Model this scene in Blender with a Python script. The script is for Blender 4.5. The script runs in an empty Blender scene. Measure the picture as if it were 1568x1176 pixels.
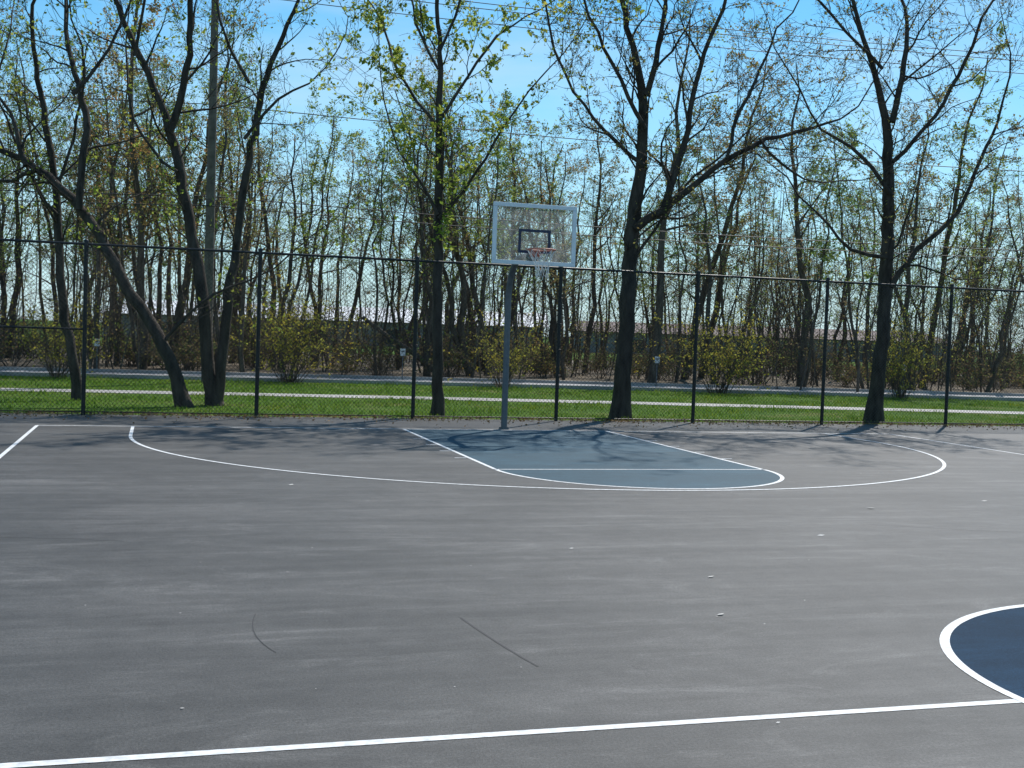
import bpy, math, numpy as np
from mathutils import Matrix, Vector
rng=np.random.default_rng(7)
scene=bpy.context.scene
TH=0.2867; OX,OY=-0.0532,20.802; CT,ST=math.cos(TH),math.sin(TH)
CAMH=1.672
# ---------------------------------------------------------------- mesh helpers
class Acc:
    def __init__(s): s.v=[];s.q=[];s.m=[];s.n=0
    def add(s,V,Q,mi=0):
        V=np.asarray(V,float).reshape(-1,3);Q=np.asarray(Q,int).reshape(-1,4)
        s.v.append(V);s.q.append(Q+s.n);s.m.append(np.full(len(Q),mi));s.n+=len(V)
    def tube(s,P,R,sides=6,mi=0):
        P=np.asarray(P,float);n=len(P);R=np.broadcast_to(np.asarray(R,float),(n,))
        t=np.gradient(P,axis=0);t/=np.linalg.norm(t,axis=1)[:,None]+1e-9
        ref=np.array([1,0.13,0.07]) if abs(t[:,0]).max()<.8 else np.array([0.05,0.3,1.]) if abs(t[:,2]).max()<.85 else np.array([0.1,1.,.1])
        a=np.cross(t,ref);a/=np.linalg.norm(a,axis=1)[:,None]+1e-9
        b=np.cross(t,a)
        an=np.arange(sides)*2*math.pi/sides
        V=P[:,None]+R[:,None,None]*(np.cos(an)[None,:,None]*a[:,None]+np.sin(an)[None,:,None]*b[:,None])
        i=np.arange(n-1)[:,None]*sides;j=np.arange(sides)[None,:];k=(j+1)%sides
        Q=np.stack([i+j,i+k,i+sides+k,i+sides+j],-1).reshape(-1,4)
        s.add(V,Q,mi)
    def box(s,c,d,mi=0,rot=0.0):
        c=np.array(c,float);d=np.array(d,float)/2
        S=np.array([[-1,-1,-1],[1,-1,-1],[1,1,-1],[-1,1,-1],[-1,-1,1],[1,-1,1],[1,1,1],[-1,1,1]])*d
        if rot:
            cr,sr=math.cos(rot),math.sin(rot);S=np.stack([S[:,0]*cr-S[:,1]*sr,S[:,0]*sr+S[:,1]*cr,S[:,2]],-1)
        s.add(S+c,[[0,3,2,1],[4,5,6,7],[0,1,5,4],[1,2,6,5],[2,3,7,6],[3,0,4,7]],mi)
    def quads(s,C,A,B,mi=0):
        n=len(C);V=np.stack([C-A,C-B,C+A,C+B],1).reshape(-1,3)
        s.add(V,np.arange(4*n).reshape(-1,4),mi)
    def arrays(s): return np.concatenate(s.v),np.concatenate(s.q),np.concatenate(s.m)
    def mesh(s,name,mats,smooth=True):
        V,Q,M=s.arrays()
        me=bpy.data.meshes.new(name)
        me.vertices.add(len(V));me.vertices.foreach_set('co',V.astype(np.float32).ravel())
        me.loops.add(Q.size);me.loops.foreach_set('vertex_index',Q.astype(np.int32).ravel())
        me.polygons.add(len(Q));me.polygons.foreach_set('loop_start',np.arange(0,Q.size,4,dtype=np.int32))
        me.update(calc_edges=True)
        for m in mats: me.materials.append(m)
        me.polygons.foreach_set('material_index',M.astype(np.int32))
        me.polygons.foreach_set('use_smooth',np.full(len(Q),smooth))
        me.update()
        return me
def obj(name,me,parent=None,loc=(0,0,0),rz=0,sc=1):
    o=bpy.data.objects.new(name,me);scene.collection.objects.link(o)
    o.location=loc;o.rotation_euler=(0,0,rz);o.scale=(sc,sc,sc) if not hasattr(sc,'__len__') else sc
    if parent: o.parent=parent
    return o
def court_obj(name,me,parent=None):
    return obj(name,me,parent,(OX,OY,0),TH) if parent is None else obj(name,me,parent)
# ---------------------------------------------------------------- materials
def newmat(name):
    m=bpy.data.materials.new(name);m.use_nodes=True;nt=m.node_tree;nt.nodes.clear()
    out=nt.nodes.new('ShaderNodeOutputMaterial');return m,nt,out
def N(nt,t,**k):
    n=nt.nodes.new(t)
    for a,b in k.items():
        if a in n.inputs: n.inputs[a].default_value=b
        else: setattr(n,a,b)
    return n
def ramp(nt,fac,stops):
    r=nt.nodes.new('ShaderNodeValToRGB');e=r.color_ramp.elements
    while len(e)<len(stops): e.new(0.5)
    for i,(p,c) in enumerate(stops): e[i].position=p;e[i].color=(*c,1)
    nt.links.new(fac,r.inputs[0]);return r.outputs[0]
def noise(nt,scale,detail=4,vec=None,rough=.55,stretch=None,rotz=0,dist=0):
    n=N(nt,'ShaderNodeTexNoise');n.inputs['Scale'].default_value=scale;n.inputs['Detail'].default_value=detail;n.inputs['Roughness'].default_value=rough;n.inputs['Distortion'].default_value=dist
    if vec is None:
        tc=N(nt,'ShaderNodeTexCoord');vec=tc.outputs['Object']
    if stretch:
        mp=N(nt,'ShaderNodeMapping');mp.inputs['Scale'].default_value=stretch;mp.inputs['Rotation'].default_value=(0,0,rotz);nt.links.new(vec,mp.inputs[0]);vec=mp.outputs[0]
    nt.links.new(vec,n.inputs['Vector']);return n.outputs['Fac']
def mixc(nt,fac,a,b,mode='MIX'):
    m=nt.nodes.new('ShaderNodeMix');m.data_type='RGBA';m.blend_type=mode
    for s,v in ((0,fac),(6,a),(7,b)):
        if hasattr(v,'is_linked'): nt.links.new(v,m.inputs[s])
        elif s==0: m.inputs[0].default_value=v
        else: m.inputs[s].default_value=(*v,1)
    return m.outputs[2]
def bump(nt,h,strength=.3,dist=.01):
    b=N(nt,'ShaderNodeBump');b.inputs['Strength'].default_value=strength;b.inputs['Distance'].default_value=dist;nt.links.new(h,b.inputs['Height']);return b.outputs[0]
def simple(name,col,rough=.6,metal=0,var=.25,scale=8,bmp=0):
    m,nt,out=newmat(name);p=N(nt,'ShaderNodeBsdfPrincipled')
    f=noise(nt,scale)
    c=ramp(nt,f,[(.3,tuple(x*(1-var) for x in col)),(.7,tuple(min(1,x*(1+var)) for x in col))])
    nt.links.new(c,p.inputs['Base Color']);p.inputs['Roughness'].default_value=rough;p.inputs['Metallic'].default_value=metal
    if bmp: nt.links.new(bump(nt,noise(nt,scale*6),bmp),p.inputs['Normal'])
    nt.links.new(p.outputs[0],out.inputs[0]);return m
def leafmat(name,cols,trans=.5,clump=.35):
    m,nt,out=newmat(name);g=N(nt,'ShaderNodeNewGeometry')
    c=ramp(nt,g.outputs['Random Per Island'],[(i/(len(cols)-1),c) for i,c in enumerate(cols)])
    c2=ramp(nt,noise(nt,clump,3),[(.3,(.62,.72,.65)),(.5,(1,1,1)),(.68,(1.3,1.02,.75))])
    c=mixc(nt,1.0,c,c2,'MULTIPLY')
    d=N(nt,'ShaderNodeBsdfDiffuse');t=N(nt,'ShaderNodeBsdfTranslucent');mx=N(nt,'ShaderNodeMixShader');mx.inputs[0].default_value=trans
    nt.links.new(c,d.inputs[0]);nt.links.new(c,t.inputs[0]);nt.links.new(d.outputs[0],mx.inputs[1]);nt.links.new(t.outputs[0],mx.inputs[2]);nt.links.new(mx.outputs[0],out.inputs[0]);return m
def bark(name,a,b):
    m,nt,out=newmat(name);p=N(nt,'ShaderNodeBsdfPrincipled');f=noise(nt,9,5,stretch=(1,1,.25))
    nt.links.new(ramp(nt,f,[(.3,a),(.7,b)]),p.inputs['Base Color']);p.inputs['Roughness'].default_value=.9;p.inputs['Specular IOR Level'].default_value=.2
    nt.links.new(bump(nt,noise(nt,30,5,stretch=(1,1,.2)),.7,.025),p.inputs['Normal']);nt.links.new(p.outputs[0],out.inputs[0]);return m
M_bark=bark('bark',(.028,.023,.019),(.095,.078,.062))
M_bark2=bark('bark_woods',(.052,.041,.031),(.165,.135,.105))
M_leafG=leafmat('leaf_spring_green',[(.20,.28,.05),(.33,.41,.07),(.47,.48,.11)],.6)
M_leafB=leafmat('bud_brown',[(.22,.15,.07),(.31,.26,.09),(.30,.34,.09)],.5)
M_leafW=leafmat('leaf_woods',[(.26,.18,.11),(.23,.25,.09),(.34,.23,.14),(.25,.32,.10)],.55,.14)
M_leafWg=leafmat('leaf_woods_green',[(.14,.23,.07),(.23,.33,.08),(.34,.40,.12)],.55,.14)
M_bush=leafmat('leaf_shrub',[(.34,.27,.05),(.46,.40,.07),(.36,.38,.08),(.24,.2,.07)],.5)
M_brush=leafmat('leaf_brush',[(.18,.13,.08),(.26,.19,.10),(.17,.23,.07),(.2,.15,.09)],.45,.2)
M_grass=leafmat('grass_blade',[(.08,.17,.02),(.13,.24,.03),(.21,.29,.05)],.5,.8)
M_litter=leafmat('dry_leaf',[(.12,.08,.05),(.25,.18,.10),(.35,.28,.2)],.2)
M_white=simple('white_line_paint',(.70,.70,.69),.6,0,.26,22)
M_black=simple('black_vinyl',(.012,.013,.014),.45,0,.2)
M_steel=simple('galvanised_steel',(.13,.14,.15),.55,.3,.15,12)
M_frame=simple('board_frame_grey',(.78,.82,.84),.5,0,.08,5)
M_navy=simple('navy_tape',(.02,.03,.07),.5)
M_rim=simple('rim_orange_faded',(.62,.20,.13),.5,0,.25,20)
M_net=simple('net_cord',(.8,.78,.75),.8)
M_wood=simple('weathered_wood',(.13,.11,.09),.9,0,.3,6,.4)
M_sign=simple('sign_white',(.6,.62,.62),.5)
M_wire=simple('cable',(.01,.01,.01),.6)
def asphalt(name,dark,light,rough=.62,spec=.3,contrast=1.):
    m,nt,out=newmat(name);p=N(nt,'ShaderNodeBsdfPrincipled')
    big=noise(nt,.33,6,dist=1.0,rough=.62)
    s1=noise(nt,1.0,7,stretch=(.16,1.9,1),rotz=-.10,dist=.7,rough=.68)
    s2=noise(nt,1.0,6,stretch=(.3,3.6,1),rotz=.22,dist=.9,rough=.7)
    s3=noise(nt,.75,9,stretch=(.55,1.7,1),rotz=.05,dist=2.6,rough=.8)
    fine=noise(nt,260,2,rough=.8);mid=noise(nt,4,8,rough=.8);grit=noise(nt,70,3,rough=.9)
    c=ramp(nt,big,[(.3,dark),(.7,light)])
    def g(f,lo,hi,a=.32,b=.7,mid_=.5):
        nonlocal c
        lo=1-(1-lo)*contrast;hi=1+(hi-1)*contrast
        c=mixc(nt,1,c,ramp(nt,f,[(a,(lo,)*3),(mid_,(1,1,1)),(b,(hi,)*3)]),'MULTIPLY')
    g(s1,.80,1.34);g(s2,.88,1.28,.35,.72);g(s3,.90,1.7,.38,.70,.54);g(mid,.76,1.22);g(grit,.5,1.5,.3,.7);g(fine,.66,1.34,.3,.7)
    nt.links.new(c,p.inputs['Base Color']);p.inputs['Roughness'].default_value=rough
    p.inputs['Specular IOR Level'].default_value=spec
    nt.links.new(bump(nt,grit,.35,.006),p.inputs['Normal']);nt.links.new(p.outputs[0],out.inputs[0]);return m
M_court=asphalt('court_grey',(.054,.052,.049),(.088,.084,.079),rough=.60,spec=.30)
M_key=asphalt('court_teal_faded_sheen',(.014,.052,.076),(.025,.074,.106),spec=.20,contrast=.7)  # lighter than the circle paint: fading plus far-court sheen put into the colour
M_circ=asphalt('court_blue',(.0065,.027,.056),(.011,.038,.074),rough=.75,spec=.08,contrast=.7)
M_road=asphalt('road_asphalt',(.26,.25,.25),(.36,.35,.35),contrast=.5)
M_walk=asphalt('concrete',(.30,.28,.26),(.42,.40,.37),contrast=.5)
def groundmat():
    m,nt,out=newmat('grass_ground');p=N(nt,'ShaderNodeBsdfPrincipled')
    c=ramp(nt,noise(nt,.45,7,rough=.75),[(.3,(.045,.10,.012)),(.52,(.085,.16,.02)),(.64,(.15,.16,.05)),(.78,(.20,.16,.09))])
    s=ramp(nt,noise(nt,25,4),[(.3,(.6,.6,.6)),(.7,(1.3,1.3,1.3))]);c=mixc(nt,1,c,s,'MULTIPLY')
    nt.links.new(c,p.inputs['Base Color']);p.inputs['Roughness'].default_value=.95;p.inputs['Specular IOR Level'].default_value=.1
    nt.links.new(bump(nt,noise(nt,40,4),.8,.05),p.inputs['Normal']);nt.links.new(p.outputs[0],out.inputs[0]);return m
M_ground=groundmat()
M_floor=simple('leaf_litter_floor',(.12,.09,.055),.95,0,.45,3,.6)
# ---------------------------------------------------------------- ground sheets
def sheet(name,pts,z,mat,court=False):
    me=bpy.data.meshes.new(name);me.from_pydata([(x,y,z) for x,y in pts],[],[list(range(len(pts)))]);me.materials.append(mat)
    return obj(name,me,None,(OX,OY,0),TH) if court else obj(name,me)
sheet('ground',[(-600,-100),(600,-100),(600,900),(-600,900)],-.012,M_ground)
RX=np.array([-90,-60,-30,-14.7,0,17.2,40,90.]);RY=np.array([14,22,30.2,34.4,38.07,40.6,43.2,47.])
def ry(x): return np.interp(x,RX,RY)
def smoothline(X,Y,n=90):
    x=np.linspace(X[0],X[-1],n);y=np.interp(x,X,Y);k=np.ones(7)/7
    y2=np.convolve(np.pad(y,3,mode='edge'),k,'valid');return x,y2
def strip(name,X,Y,w,z,mat,off=0):
    x,y=smoothline(X,Y);a=Acc();V=np.concatenate([np.stack([x,y+off,np.full_like(x,z)],-1),np.stack([x,y+off+w,np.full_like(x,z)],-1)])
    n=len(x);i=np.arange(n-1);a.add(V,np.stack([i,i+1,i+1+n,i+n],-1));return obj(name,a.mesh(name,[mat],False))
strip('road',RX,RY,3.7,.0,M_road)
x,y=smoothline(RX,RY);a=Acc()
for off in (-.16,3.7):
    V=[];n=len(x)
    for yy,zz in ((off,0),(off,.11),(off+.16,.11),(off+.16,0)): V.append(np.stack([x,y+yy,np.full_like(x,zz-.012)],-1))
    V=np.concatenate(V);i=np.arange(n-1)
    for k in range(3): a.add(V,np.stack([k*n+i,k*n+i+1,(k+1)*n+i+1,(k+1)*n+i],-1))
obj('kerb',a.mesh('kerb',[M_walk],False))
SX=np.array([-90,-30,-11.6,-2.6,13.7,40,90]);SY=np.array([6,22.3,27.1,29.5,32,35.4,41.])
strip('sidewalk',SX,SY,1.25,-.004,M_walk)
strip('forest_floor',RX,RY,40,-.004,M_floor,off=5.0)
HL=15.217
sheet('basketball_court',[(-30,-40),(34,-40),(34,2.45),(-30,2.45)],0,M_court,True)
key=[(-1.83,0)]+[(1.83*math.cos(t),-5.8-1.83*math.sin(t)) for t in np.linspace(math.pi,0,60)]+[(1.83,0)]
sheet('court_key_paint',key[::-1],.0012,M_key,True)
sheet('court_centre_circle_paint',[(1.83*math.cos(t),-HL+1.83*math.sin(t)) for t in np.linspace(0,2*math.pi,120,endpoint=False)],.0012,M_circ,True)
la=Acc();LW=.052
def line(P,w=LW,z=.0024,acc=None,mi=0):
    P=np.asarray(P,float);t=np.gradient(P,axis=0);t/=np.linalg.norm(t,axis=1)[:,None];nn=np.stack([-t[:,1],t[:,0]],-1)*w/2
    V=np.concatenate([P+nn,P-nn]);V=np.concatenate([V,np.full((len(V),1),z)],1);n=len(P);i=np.arange(n-1)
    (acc or la).add(V,np.stack([i+n,i+1+n,i+1,i],-1),mi)
for y0 in (0,-2*HL): line([(-7.62,y0),(7.62,y0)])
for s in (-1,1):
    line([(s*7.62,-.03),(s*7.62,-2*HL+.03)])
    line([(s*1.83,-.03),(s*1.83,-5.77)])
line([(-7.6,-HL),(7.6,-HL)],.055)
line([(-1.80,-5.8),(1.80,-5.8)],.04)
t=np.linspace(0,math.pi,70);line(np.stack([1.83*np.cos(t),-5.83-1.83*np.sin(t)],-1),z=.0034)
t=np.linspace(0,math.pi,140);R3=6.2
line(np.stack([R3*np.cos(t),-1.6-R3*np.sin(t)],-1),.05,.0044)
for s in (-1,1): line([(s*R3,-.03),(s*R3,-1.6)],.05)
t=np.linspace(0,2*math.pi,160);line(np.stack([1.83*np.cos(t),-HL+1.83*np.sin(t)],-1),.055,.0034)
for s in (-1,1):
    for d in (1.8,2.7,3.6,4.5): line([(s*1.87,-d),(s*2.03,-d)],.045)
court_obj('court_lines',la.mesh('court_lines',[M_white],False))
M_scuff=simple('rubber_scuff',(.028,.027,.028),.7,0,.3,60)
sa=Acc()
def arcp(p,n=14):
    p=np.array(p);tt=np.linspace(0,1,n)[:,None];return (1-tt)**2*p[0]+2*tt*(1-tt)*(2*p[1]-.5*p[0]-.5*p[2])+tt**2*p[2]
line(arcp([(-.254,6.98),(-.02,6.42),(.18,6.0)]),.014,.002,sa);line(arcp([(-1.44,6.9),(-1.35,6.46),(-1.16,6.09)]),.006,.002,sa)
# hairline cracks
for (x0,y0,x1,y1,w_) in ((-5.6,9.3,-2.9,9.05,.007),(3.4,11.2,7.0,10.6,.006),(-3.4,14.2,1.2,14.9,.007)):
    m_=70;tt=np.linspace(0,1,m_);wx=np.cumsum(rng.normal(0,.012,m_));wx-=tt*wx[-1]
    line(np.stack([x0+(x1-x0)*tt,y0+(y1-y0)*tt+wx],-1),w_,.002,sa)
obj('court_scuff_marks',sa.mesh('court_scuff_marks',[M_scuff],False))
da=Acc();spots=[(1.32,7.27,.03),(3.73,12.3,.05),(2.74,10.43,.035),(1.45,8.43,.03),(.51,9.38,.02),(5.25,13.2,.035),(-2.29,12.6,.035),(-1.38,5.14,.012),(-1.48,8.1,.016),(1.22,5.22,.012)]
for _ in range(90):
    d=rng.uniform(5,20);spots.append((rng.uniform(-.42,.42)*d,d,rng.uniform(.003,.008)))
for x_,y_,s_ in spots:
    a_=rng.uniform(-.6,.6);C=np.array([[x_,y_,.004+s_*.15]]);da.quads(C,np.array([[math.cos(a_)*s_,math.sin(a_)*s_,s_*.1]]),np.array([[-math.sin(a_)*s_*.5,math.cos(a_)*s_*.5,s_*.2*rng.uniform(-1,1)]]),0)
obj('fallen_leaf_scatter',da.mesh('fallen_leaf_scatter',[simple('pale_leaf',(.55,.52,.48),.8)],False))
n=7000;u=rng.uniform(-14,16,n);w=2.3+rng.normal(0,.16,n)+.12*np.sin(u*1.7);k=rng.random(n)<.2;w[k]=2.25-abs(rng.normal(0,.7,k.sum()))
C=np.stack([u,w,rng.uniform(.01,.05,n)],-1);A=rng.normal(0,1,(n,3));A[:,2]*=.35;A*=(rng.uniform(.01,.035,n)/np.linalg.norm(A,axis=1))[:,None];B=np.cross(A,rng.normal(0,1,(n,3)));B*=(np.linalg.norm(A,axis=1)*.6/(np.linalg.norm(B,axis=1)+1e-9))[:,None]
da=Acc();da.quads(C,A,B);court_obj('dry_leaf_litter',da.mesh('dry_leaf_litter',[M_litter],False))
n=120000;gx=rng.uniform(-24,24,n);gy=rng.uniform(19,41,n)
loc_w=-(gx-OX)*ST+(gy-OY)*CT
sy=np.interp(gx,SX,SY);patch=np.sin(gx*.9+1.3*np.sin(gy*.6))*np.sin(gy*1.1+gx*.35)+rng.normal(0,.35,n)-.035*gx
ok=(loc_w>2.35)&(gy<ry(gx)-.2)&((gy<sy-.03)|(gy>sy+1.28))&(abs(gx)<gy*.47+2)&(patch>-.75)
gx,gy=gx[ok],gy[ok];n=len(gx);h=rng.uniform(.03,.075,n)*(1+.6*(np.sin(gx*1.3+gy*.7)*np.sin(gy*1.9-gx*.4)));an=rng.uniform(0,6.28,n);wd=rng.uniform(.006,.014,n)
base=np.stack([gx,gy,np.full(n,-.012)],-1);dx=np.stack([np.cos(an)*wd,np.sin(an)*wd,np.zeros(n)],-1);tip=base+np.stack([rng.normal(0,.02,n),rng.normal(0,.02,n),h],-1)
V=np.stack([base-dx,base+dx,tip+dx*.2,tip-dx*.2],1).reshape(-1,3);ga=Acc();ga.add(V,np.arange(4*n).reshape(-1,4));obj('grass',ga.mesh('grass',[M_grass],False))
# ---------------------------------------------------------------- trees
def unit(v): return v/(math.sqrt(v[0]*v[0]+v[1]*v[1]+v[2]*v[2])+1e-9)
def grow(acc,lf,p,d,L,r,lev,maxl,prm):
    ns=6 if lev<=1 else (4 if lev<maxl else 3)
    P=[p];dd=unit(d)
    for i in range(ns):
        dd=unit(dd+rng.normal(0,prm['wig'],3)+np.array([0,0,prm['up']]));P.append(P[-1]+dd*L/ns)
    P=np.array(P);r=min(r,L/48.);R=np.linspace(r,max(prm['rmin']*.7,r*.25),ns+1)
    acc.tube(P,R,6 if r>.04 else (4 if r>.018 else 3),0)
    spawn(acc,lf,P,R,L,lev,maxl,prm,.15)
def spawn(acc,lf,P,R,L,lev,maxl,prm,t0,n=None):
    ns=len(P)-1
    if lev>=maxl-prm.get('ll',0):
        m=rng.poisson(prm['leaves'])
        for _ in range(m):
            t=rng.uniform(.2,1)*ns;i=min(int(t),ns-1);lf.append(P[i]+(P[i+1]-P[i])*(t-i)+rng.normal(0,prm['ls']*.7,3))
        if lev>=maxl: return
    n=n if n is not None else prm['n'][lev]
    for k in range(n):
        t=(t0+(1-t0)*((k+rng.uniform(0,1))/n))*ns;i=min(int(t),ns-1);q=P[i]+(P[i+1]-P[i])*(t-i);d=unit(P[i+1]-P[i]);rr=R[i]+(R[i+1]-R[i])*(t-i)
        o=unit(np.cross(d,rng.normal(0,1,3)));an=rng.uniform(prm.get('a0',.5),prm.get('a1',1.05))
        nd=d*math.cos(an)+o*math.sin(an)
        grow(acc,lf,q,nd,L*prm['lr']*rng.uniform(.5,1.2)*(1.15-.5*t/ns),max(prm['rmin'],rr*rng.uniform(.35,.55)),lev+1,maxl,prm)
def leaves_add(acc,lf,ls,mi=1):
    if not lf: return
    C=np.array(lf);n=len(C);A=rng.normal(0,1,(n,3));A*=(ls*rng.uniform(.4,1.2,n)/np.linalg.norm(A,axis=1))[:,None]
    B=np.cross(A,rng.normal(0,1,(n,3)));B*=(np.linalg.norm(A,axis=1)*.6/(np.linalg.norm(B,axis=1)+1e-9))[:,None];acc.quads(C,A,B,mi)
ROLL=.0339
def shaped_tree(name,base,loc,stems,leafmat_,prm,nmul=1.):
    S=loc[1]/1840.;acc=Acc();lf=[]
    cr,sr=math.cos(ROLL),math.sin(ROLL)
    for si,st in enumerate(stems):
        st=np.array(st,float);dx=st[:,0]-base[0];dz=base[1]-st[:,1]
        X=(dx*cr-dz*sr)*S;Z=(dz*cr+dx*sr)*S;R=st[:,2]*S
        big=st[0,1]>base[1]-40
        if not big: R=R*.70
        else: R=R*.90
        seg=np.hypot(np.diff(X),np.diff(Z));s=np.concatenate([[0],np.cumsum(seg)]);L=s[-1]
        ydir=rng.uniform(.0,.6) if si>0 else 0.08
        Y=ydir*s*(s/L)
        m=max(5,int(L/.3));tt=np.linspace(0,L,m)
        P=np.stack([np.interp(tt,s,X),np.interp(tt,s,Y),np.interp(tt,s,Z)],-1);RR=np.interp(tt,s,R)
        Pp=P.copy()
        for _ in range(2): Pp[1:-1]=.25*Pp[:-2]+.5*Pp[1:-1]+.25*Pp[2:]
        Pp[1:-1]+=rng.normal(0,.018,(m-2,3))
        if si==0: RR=RR*(1+.45*np.exp(-tt/.22));Pp[0,2]-=.15
        acc.tube(Pp,RR,9)
        start=max(0.,(3.0 if big else .3))/L
        n=int(max(2,(1-start)*L*prm['dens']*nmul))
        spawn(acc,lf,Pp,RR,prm['L0'],0,prm['maxl'],prm,min(start,.8),n)
        grow(acc,lf,Pp[-1],Pp[-1]-Pp[-2]+np.array([0,0,.1]),prm['L0']*1.2,RR[-1],0,prm['maxl'],prm)
    leaves_add(acc,lf,prm['ls'])
    me=acc.mesh(name,[M_bark,leafmat_]);o=obj(name,me,None,(loc[0],loc[1],0));return o
pA=dict(wig=.17,up=.05,rmin=.0045,n=[6,6,6],lr=.56,leaves=.8,ls=.05,dens=2.8,L0=2.9,maxl=3)
pB=dict(wig=.19,up=.05,rmin=.0045,n=[7,6,6],lr=.57,leaves=1.4,ls=.036,dens=3.1,L0=2.9,maxl=3)
pG=dict(wig=.17,up=.05,rmin=.0045,n=[6,6,5],lr=.55,leaves=3.2,ls=.056,dens=3.3,L0=2.5,maxl=3)
shaped_tree('deciduous_tree',(120,612),(-9.0,24.93),[[(120,612,9),(112,540,8),(98,470,8),(93,400,7),(92,340,7),(85,280,6),(75,220,6),(60,150,5),(45,80,4),(40,0,3)],[(93,330,4),(60,290,3),(30,220,3),(5,160,2)],[(88,300,4),(110,230,3),(120,150,3)]],M_leafG,pA,.8)
shaped_tree('leaning_tree',(285,622),(-6.52,24.06),[[(285,622,12),(270,575,11),(250,530,11),(225,480,10),(195,445,10),(178,410,9),(150,355,9),(125,320,8),(95,290,8),(60,262,7),(30,240,6),(0,228,5),(-60,200,4)],
 [(125,322,8),(126,280,8),(137,190,8),(118,148,7),(103,95,6),(75,30,5),(60,-40,4)],[(45,255,6),(30,205,5),(12,160,3),(-20,130,3)],[(118,148,5),(150,130,4),(165,75,3),(185,20,3)],[(250,525,4),(290,475,3),(320,445,3),(372,428,2)],[(60,262,5),(20,280,4),(-30,270,3)]],M_leafG,pA,.8)
shaped_tree('forked_tree',(332,620),(-6.1,24.75),[[(332,620,13),(318,560,11),(317,480,11),(305,400,10),(290,330,9),(278,270,9),(265,205,8),(245,150,6),(215,90,6),(190,40,5),(165,-20,4)],
 [(265,205,9),(290,150,8),(298,80,7),(300,0,6),(303,-60,4)],[(336,612,9),(345,520,9),(352,440,8),(362,370,7),(370,290,7),(380,220,6),(388,150,6),(398,90,5),(425,30,4),(440,-30,3)],
 [(380,215,4),(420,150,3),(470,120,2)],[(388,130,4),(345,60,3),(330,0,3)],[(215,90,4),(225,30,3),(240,-40,3)],[(278,265,4),(235,235,3),(205,180,3)]],M_leafG,pA,.8)
shaped_tree('maple_tree',(669,636),(-1.47,23.88),[[(669,636,10),(670,520,8.5),(671,400,8),(672,250,7),(673,170,6),(672,80,4),(668,0,3.5),(666,-90,3)],
 [(671,330,4),(640,270,3),(610,230,2)],[(672,335,4),(720,280,3),(760,220,3),(790,170,2)],[(672,200,4),(620,130,3),(590,60,3),(570,0,2)],[(673,190,4),(720,110,3),(760,40,3)],[(672,110,3),(640,50,3),(625,-20,2)],[(672,90,3),(700,30,3),(710,-40,2)]],M_leafG,pG,.8)
shaped_tree('oak_tree',(950,641),(2.26,24.75),[[(950,641,16),(955,560,14),(962,450,13),(968,350,13),(982,260,10),(988,180,9),(985,120,7),(965,50,5),(950,-30,4)],
 [(988,150,7),(1010,80,6),(1020,0,4),(1030,-60,3)],[(970,352,10),(1015,318,9),(1060,290,7),(1110,245,6),(1160,215,5),(1230,200,4),(1290,180,2)],[(1015,318,8),(1040,250,7),(1055,170,6),(1075,90,5),(1110,10,4)],
 [(984,255,5),(930,210,4),(880,140,3),(850,60,3)],[(987,200,5),(940,110,4),(900,30,3)],[(1110,245,4),(1130,170,4),(1170,100,3),(1200,30,2)],[(968,400,4),(1000,350,3),(1035,300,3)],[(1160,215,3),(1200,260,3),(1240,270,2)]],M_leafB,pB,.9)
shaped_tree('oak_tree',(1338,645),(8.08,26.73),[[(1338,645,14),(1345,580,12),(1352,480,11),(1357,400,11),(1361,300,10),(1362,240,9),(1358,180,7),(1345,110,5),(1325,50,4),(1310,-30,3)],
 [(1360,190,7),(1385,100,6),(1400,20,4),(1405,-50,3)],[(1362,440,7),(1385,400,6),(1410,370,6),(1450,350,5),(1480,310,4),(1510,240,4),(1545,180,3)],[(1357,395,5),(1310,390,4),(1280,360,3),(1262,320,3)],[(1361,300,5),(1320,230,4),(1270,190,3)],[(1362,250,5),(1420,190,4),(1470,110,4),(1500,30,3)],[(1345,110,4),(1300,60,3),(1260,0,3)]],M_leafB,pB,.9)
# distant woods, merged into a few meshes
woods=bpy.data.objects.new('distant_woods',None);scene.collection.objects.link(woods)
def xform(acc,arr,x,y,rz,s,sz,mo=0):
    V,Q,M=arr;c,sn=math.cos(rz)*s,math.sin(rz)*s
    W=np.stack([V[:,0]*c-V[:,1]*sn+x,V[:,0]*sn+V[:,1]*c+y,V[:,2]*sz],-1)
    acc.v.append(W);acc.q.append(Q+acc.n);acc.m.append(np.where(M>0,M+mo,0));acc.n+=len(W)
var=[]
for i in range(12):
    acc=Acc();lf=[];H=rng.uniform(8.5,13.5);r=rng.uniform(.06,.17);lean=rng.normal(0,.08,2)
    m=12;zz=np.linspace(-.1,H,m);P=np.stack([lean[0]*zz+np.cumsum(rng.normal(0,.12,m)),lean[1]*zz+np.cumsum(rng.normal(0,.12,m)),zz],-1);R=np.linspace(r,.02,m)
    acc.tube(P,R,7)
    prm=dict(wig=.18,up=.05,rmin=.006,n=[6,6,5],lr=.57,leaves=[.7,2.2,3.8,5.6][i%4],ls=.09,maxl=3,a0=.55,a1=1.3,ll=1)
    spawn(acc,lf,P,R,rng.uniform(3.2,5.0),0,3,prm,rng.uniform(.22,.5),int(rng.integers(14,20)))
    if i%4==0:
        P2=P.copy();P2[:,0]+=zz*.16*rng.choice([-1,1]);acc.tube(P2,R*.8,6);spawn(acc,lf,P2,R*.8,3.4,0,3,prm,.4,8)
    leaves_add(acc,lf,.056)
    var.append(acc.arrays())
W=Acc();cnt=0;tpos=[]
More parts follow.
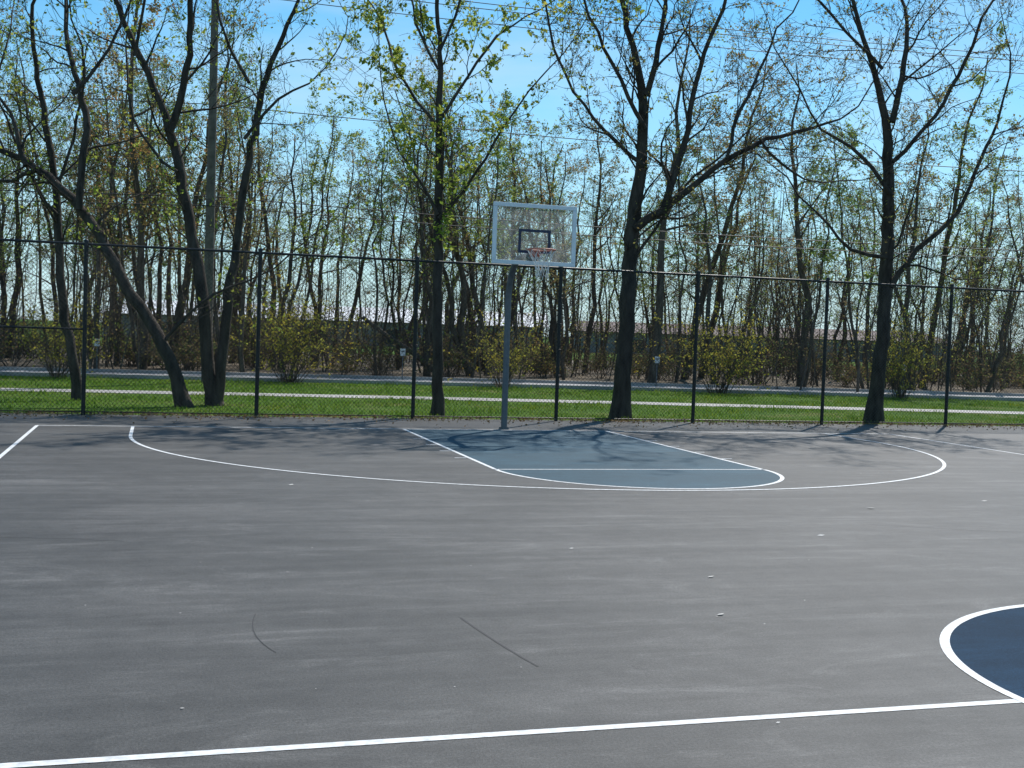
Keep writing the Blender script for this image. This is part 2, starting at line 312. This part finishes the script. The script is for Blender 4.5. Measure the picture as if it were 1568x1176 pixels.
while cnt<172:
    x_=rng.uniform(-42,42);y_=ry(x_)+5.0+rng.random()**1.2*30
    if abs(x_)>.47*y_+4: continue
    if x_>5 and rng.random()<.3: continue
    if tpos and min((x_-a_)**2+(y_-b_)**2 for a_,b_ in tpos)<1.2: continue
    tpos.append((x_,y_));s=rng.uniform(.7,1.15);hz=s*rng.uniform(.85,1.12)
    if x_>6: hz*=.86
    elif x_>-9: hz*=.95
    xform(W,var[rng.integers(12)],x_,y_,rng.uniform(0,6.28),s,hz,int(rng.random()<.5));cnt+=1
sap=[]
for i in range(5):
    acc=Acc();lf=[]
    for k in range(4):
        H=rng.uniform(4.,9);m=8;zz=np.linspace(-.05,H,m);c0=rng.uniform(-1.5,1.5,2);ln=rng.normal(0,.14,2)
        P=np.stack([c0[0]+ln[0]*zz+np.cumsum(rng.normal(0,.09,m)),c0[1]+ln[1]*zz+np.cumsum(rng.normal(0,.09,m)),zz],-1);R=np.linspace(rng.uniform(.02,.05),.01,m)
        acc.tube(P,R,5);spawn(acc,lf,P,R,2.4,1,3,dict(wig=.18,up=.06,rmin=.005,n=[6,5,5],lr=.55,leaves=1.8,ls=.08,a0=.6,a1=1.2),.2,11)
    leaves_add(acc,lf,.052);sap.append(acc.arrays())
for _ in range(150):
    x_=rng.uniform(-38,38);y_=ry(x_)+4.8+rng.random()**1.4*28
    if abs(x_)>.47*y_+3: continue
    s=rng.uniform(.7,1.2);xform(W,sap[rng.integers(5)],x_,y_,rng.uniform(0,6.28),s,s,int(rng.random()<.5))
P=np.array([[-5.6,44.5,2.1],[-4.6,44.3,1.4],[-3.6,44.2,.8],[-2.9,44.1,.25]]);W.tube(P,[.07,.09,.1,.12],8)
obj('trees',W.mesh('woods_trees',[M_bark2,M_leafW,M_leafWg]),woods)
def bush_acc(n,H,spread,leafs,ls,levels=2):
    acc=Acc();lf=[];prm=dict(wig=.15,up=.03,rmin=.0045,n=[4,4,4],lr=.55,leaves=leafs,ls=ls)
    for k in range(n):
        a_=rng.uniform(0,6.28);q=rng.uniform(0,.35*spread);d=np.array([math.cos(a_)*spread*rng.uniform(.1,.8),math.sin(a_)*spread*rng.uniform(.1,.8),1.])
        grow(acc,lf,np.array([math.cos(a_)*q,math.sin(a_)*q,-.03]),d,H*rng.uniform(.55,1.1),.014,3-levels,3,prm)
    leaves_add(acc,lf,ls);return acc
br=[bush_acc(16,[1.0,1.5,2.2,2.7,1.2][i],1.1,2.0,.052).arrays() for i in range(5)]
W=Acc()
for _ in range(250):
    x_=rng.uniform(-38,38);y_=ry(x_)+5.3+rng.random()**1.2*22+.8*math.sin(x_*1.3)
    if abs(x_)>.47*y_+3: continue
    s=rng.uniform(.5,1.15);xform(W,br[rng.integers(5)],x_,y_,rng.uniform(0,6.28),s*1.3,s)
obj('undergrowth',W.mesh('woods_undergrowth',[M_bark2,M_brush]),woods)
for x_,y_,s,q in ((-6.65,36.0,1.0,46),(-.3,37.3,.85,26),(6.6,38.4,1.02,40),(-12.9,34.0,.9,30),(12.7,39.3,.95,34)):
    me=bush_acc(q,2.5,.95,4.5,.045).mesh('forsythia_shrub',[M_bark2,M_bush]);obj('forsythia_shrub',me,None,(x_,y_,0),rng.uniform(0,6),s)
# ---------------------------------------------------------------- fence
fence=bpy.data.objects.new('chain_link_fence',None);scene.collection.objects.link(fence);fence.location=(OX,OY,0);fence.rotation_euler=(0,0,TH)
FV=2.25;FH=3.0;U0,U1=-13.9,19.7;posts=[-13.0,-10.05,-7.076,-4.105,-1.211,1.637,4.551,7.491,10.51,13.5,16.5,19.5]
a=Acc()
for u in posts:
    a.tube([(u,FV,-.1),(u,FV,FH+.02)],.037,10);a.tube([(u,FV,FH+.02),(u,FV,FH+.05),(u,FV,FH+.07)],[.045,.04,.01],10)
obj('posts',a.mesh('fence_posts',[M_black]),fence)
a=Acc();a.tube([(U0,FV,FH-.02),(U1,FV,FH-.02)],.024,8);a.tube([(U0,FV-.005,.06),(U1,FV-.005,.06)],.010,6)
a.tube([(U0,FV,1.5),(posts[2],FV,1.5)],.018,8)
obj('rails',a.mesh('fence_rails',[M_black]),fence)
a=Acc();pitch=.076;z0,z1=.05,FH-.03;hh=z1-z0
for sgn in (1,-1):
    u=U0
    while u<U1-hh:
        x0,x1=(u,u+hh) if sgn>0 else (u+hh,u)
        a.tube([(x0,FV-.045+sgn*.0031,z0),(x1,FV-.045+sgn*.0031,z1)],.0030,3);u+=pitch
obj('mesh_wire',a.mesh('fence_mesh',[M_black]),fence)
a=Acc()
for u in posts:
    for z in (.4,.9,1.4,1.9,2.4,2.85): a.tube([(u-.045,FV-.045,z),(u,FV-.06,z),(u+.045,FV-.045,z)],.005,4)
obj('ties',a.mesh('fence_ties',[M_black]),fence)
# ---------------------------------------------------------------- basketball hoop
hoop=bpy.data.objects.new('basketball_hoop',None);scene.collection.objects.link(hoop);hoop.location=(OX,OY,0);hoop.rotation_euler=(0,0,TH)
BV=-1.2;bz0,bz1=2.80,3.79;bw=.71
a=Acc();P=[(0,.22,-.1),(0,.22,1.2),(0,.22,2.25)]
for t in np.linspace(.15,1.35,9): P.append((0,.22-.72*(1-math.cos(t)),2.25+.72*math.sin(t)))
P.append((0,BV+.10,2.98));a.tube(P,.055,14);a.tube([(0,.22,0),(0,.22,.03)],.09,14)
obj('pole',a.mesh('hoop_pole',[M_steel]),hoop)
a=Acc()
a.box((0,BV+.05,2.96),(.16,.03,.18))
for s in (-1,1):
    a.tube([(s*.05,BV+.5,2.97),(s*(bw-.03),BV+.04,bz1-.03)],.010,6)
obj('mount_arms',a.mesh('hoop_arms',[M_steel]),hoop)
a=Acc();fw=.066
a.box((0,BV,bz0+fw/2),(2*bw,.05,fw));a.box((0,BV,bz1-fw/2),(2*bw,.05,fw))
for s in (-1,1): a.box((s*(bw-fw/2),BV,(bz0+bz1)/2),(fw,.05,bz1-bz0-2*fw-.002))
o=obj('board_frame',a.mesh('hoop_frame',[M_frame],False),hoop);bv=o.modifiers.new('b','BEVEL');bv.width=.006;bv.segments=2
m,nt,out=newmat('clear_acrylic');tr=N(nt,'ShaderNodeBsdfTransparent');tr.inputs[0].default_value=(.9,.93,.93,1);gl=N(nt,'ShaderNodeBsdfGlossy');gl.inputs['Roughness'].default_value=.08;df=N(nt,'ShaderNodeBsdfTranslucent');df.inputs[0].default_value=(.8,.85,.88,1)
fr=N(nt,'ShaderNodeFresnel');m1=N(nt,'ShaderNodeMixShader');m2=N(nt,'ShaderNodeMixShader')
sc_=ramp(nt,noise(nt,6,6,rough=.7),[(.45,(.06,)*3),(.7,(.2,)*3)])
nt.links.new(fr.outputs[0],m1.inputs[0]);nt.links.new(tr.outputs[0],m1.inputs[1]);nt.links.new(gl.outputs[0],m1.inputs[2]);nt.links.new(sc_,m2.inputs[0]);nt.links.new(m1.outputs[0],m2.inputs[1]);nt.links.new(df.outputs[0],m2.inputs[2]);nt.links.new(m2.outputs[0],out.inputs[0])
a=Acc();g=bw-fw-.002;a.add([(-g,BV,bz0+fw),(g,BV,bz0+fw),(g,BV,bz1-fw),(-g,BV,bz1-fw)],[[0,1,2,3]]);obj('glass_panel',a.mesh('hoop_glass',[m],False),hoop)
a=Acc();sx,sz0,sz1,tw=.275,2.99,3.38,.046;y_=BV-.006
a.box((0,y_,sz0+tw/2),(2*sx,.004,tw));a.box((0,y_,sz1-tw/2),(2*sx,.004,tw))
for s in (-1,1): a.box((s*(sx-tw/2),y_,(sz0+sz1)/2),(tw,.004,sz1-sz0-2*tw-.001))
obj('target_square',a.mesh('hoop_square',[M_navy],False),hoop)
RC=BV-.15-.229;RZ=3.03;a=Acc();t=np.linspace(0,2*math.pi,49)
a.tube(np.stack([.229*np.cos(t),RC+.229*np.sin(t),np.full_like(t,RZ)],-1),.013,8)
a.box((0,BV-.03,RZ-.03),(.16,.03,.13));a.box((0,BV-.10,RZ-.012),(.13,.13,.012))
for s in (-1,1): a.tube([(s*.07,BV-.03,RZ-.09),(s*.12,RC+.19,RZ-.01)],.008,6)
obj('rim',a.mesh('hoop_rim',[M_rim]),hoop)
a=Acc();K=12
def netp(k,j):
    r_=[.225,.18,.14,.11,.095,.10][j];ang=(k+.5*(j%2))*2*math.pi/K;return (r_*math.cos(ang)+(.04*j/5),RC+r_*math.sin(ang),RZ-.01-.088*j+ (.03*math.sin(k*2.1) if j>3 else 0))
for k in range(K):
    for j in range(5):
        if j==4 and k%3==0: continue
        p=netp(k,j)
        for dk in ((0,-1) if j%2==0 else (0,1)): a.tube([p,netp(k+dk,j+1)],.004,4)
obj('net',a.mesh('hoop_net',[M_net]),hoop)
# ---------------------------------------------------------------- utility poles + cables, signs, buildings
def upole(x,y,H=11.5):
    a=Acc();a.tube([(0,0,-.2),(0,0,5),(0,0,H)],[.15,.13,.1],12);a.box((0,0,H-.5),(2.2,.1,.12),0,1.8);obj('utility_pole',a.mesh('utility_pole',[M_wood]),None,(x,y,0))
upx=[(-8.73,34.3),(-42,25),(30,42.5)]
for p in upx: upole(*p)
a=Acc();order=[upx[1],upx[0],upx[2]]
for z,off in ((11.2,-.9),(11.25,.9),(11.6,0),(7.9,.16),(5.3,.16),(5.0,-.16)):
    for (p,q) in zip(order[:-1],order[1:]):
        t=np.linspace(0,1,24);X=p[0]+(q[0]-p[0])*t;Y=p[1]+(q[1]-p[1])*t+off;Z=z-.35*4*t*(1-t);a.tube(np.stack([X,Y,Z],-1),.014,4)
obj('overhead_cable',a.mesh('overhead_cable',[M_wire]))
for x_,y_ in ((-13.6,40.2),(-3.7,41.3),(5.1,43.4),(14.2,44.5)):
    a=Acc();a.tube([(0,0,0),(0,0,1.0)],.02,6);a.box((0,-.03,.93),(.17,.015,.24),1);a.box((0,-.04,.96),(.10,.004,.05),0);obj('parking_sign',a.mesh('parking_sign',[M_steel,M_sign],False),None,(x_,y_-.9,0))
M_wall=simple('grey_siding',(.20,.20,.20),.7,0,.1,1);M_roofw=simple('pale_roof',(.7,.7,.7),.6,0,.06,1);M_roof=simple('brown_roof',(.13,.085,.07),.8,0,.15,1);M_win=simple('dark_window',(.03,.035,.04),.2)
def warehouse(x,y,w,h,rh,rm):
    p=bpy.data.objects.new('warehouse_building',None);scene.collection.objects.link(p);p.location=(x,y,0)
    a=Acc();a.box((0,0,h/2),(w,20,h));obj('walls',a.mesh('wh_walls',[M_wall],False),p)
    W2=w/2+.5;a=Acc();a.add([(-W2,-10.5,h+.01),(W2,-10.5,h+.01),(W2,0,h+rh),(-W2,0,h+rh),(-W2,10.5,h+.01),(W2,10.5,h+.01)],[[0,1,2,3],[3,2,5,4]]);obj('roof',a.mesh('wh_roof',[rm],False),p)
    a=Acc()
    for i in range(int(w//8)): a.box((-w/2+5+8*i,-10.03,h*.4),(3,.04,h*.6))
    obj('loading_doors',a.mesh('wh_doors',[M_win],False),p)
warehouse(-19,130,44,2.4,1.6,M_roofw);warehouse(26,134,38,2.2,1.2,M_roof)
# ---------------------------------------------------------------- light, sky, camera
el=math.radians(51.6);az=math.atan2(.396,.92)
S=Vector((math.sin(az)*math.cos(el),math.cos(az)*math.cos(el),math.sin(el)))
ld=bpy.data.lights.new('sun','SUN');ld.energy=5.0;ld.angle=math.radians(.6);ld.color=(1,.96,.90)
lo=obj('sun',ld);lo.rotation_mode='QUATERNION';lo.rotation_quaternion=S.to_track_quat('Z','Y')
w=bpy.data.worlds.new('World');scene.world=w;w.use_nodes=True;nt=w.node_tree;nt.nodes.clear()
sk=nt.nodes.new('ShaderNodeTexSky');sk.sky_type='NISHITA';sk.sun_disc=False;sk.sun_elevation=el;sk.sun_rotation=az;sk.air_density=1.0;sk.dust_density=.05;sk.ozone_density=2.0;sk.altitude=100
bg=nt.nodes.new('ShaderNodeBackground');bg.inputs[1].default_value=.135;ow=nt.nodes.new('ShaderNodeOutputWorld')
tc=nt.nodes.new('ShaderNodeTexCoord');sp=nt.nodes.new('ShaderNodeSeparateXYZ');nt.links.new(tc.outputs['Generated'],sp.inputs[0])
tint=mixc(nt,1.0,sk.outputs[0],(.52,.97,1.06),'MULTIPLY')
hz=ramp(nt,sp.outputs[2],[(0.0,(.9,)*3),(.09,(.5,)*3),(.24,(0,)*3)])
c=mixc(nt,hz,tint,(4.9,6.0,6.6))
cl=ramp(nt,noise(nt,2.2,6,vec=tc.outputs['Generated'],stretch=(1,1,3.5),dist=.4,rough=.6),[(.5,(0,)*3),(.75,(.42,)*3)])
c=mixc(nt,cl,c,(5.9,6.6,7.0))
nt.links.new(c,bg.inputs[0]);nt.links.new(bg.outputs[0],ow.inputs[0])
cd=bpy.data.cameras.new('camera');cd.sensor_width=36;cd.lens=36*1840.2/1568;cd.clip_end=3000;cd.clip_start=.05
co=obj('camera',cd);co.matrix_world=Matrix.Translation((0,0,CAMH))@Matrix.Rotation(math.pi/2-.0417,4,'X')@Matrix.Rotation(ROLL,4,'Z')
scene.camera=co
scene.view_settings.view_transform='Standard';scene.view_settings.look='None';scene.view_settings.exposure=0
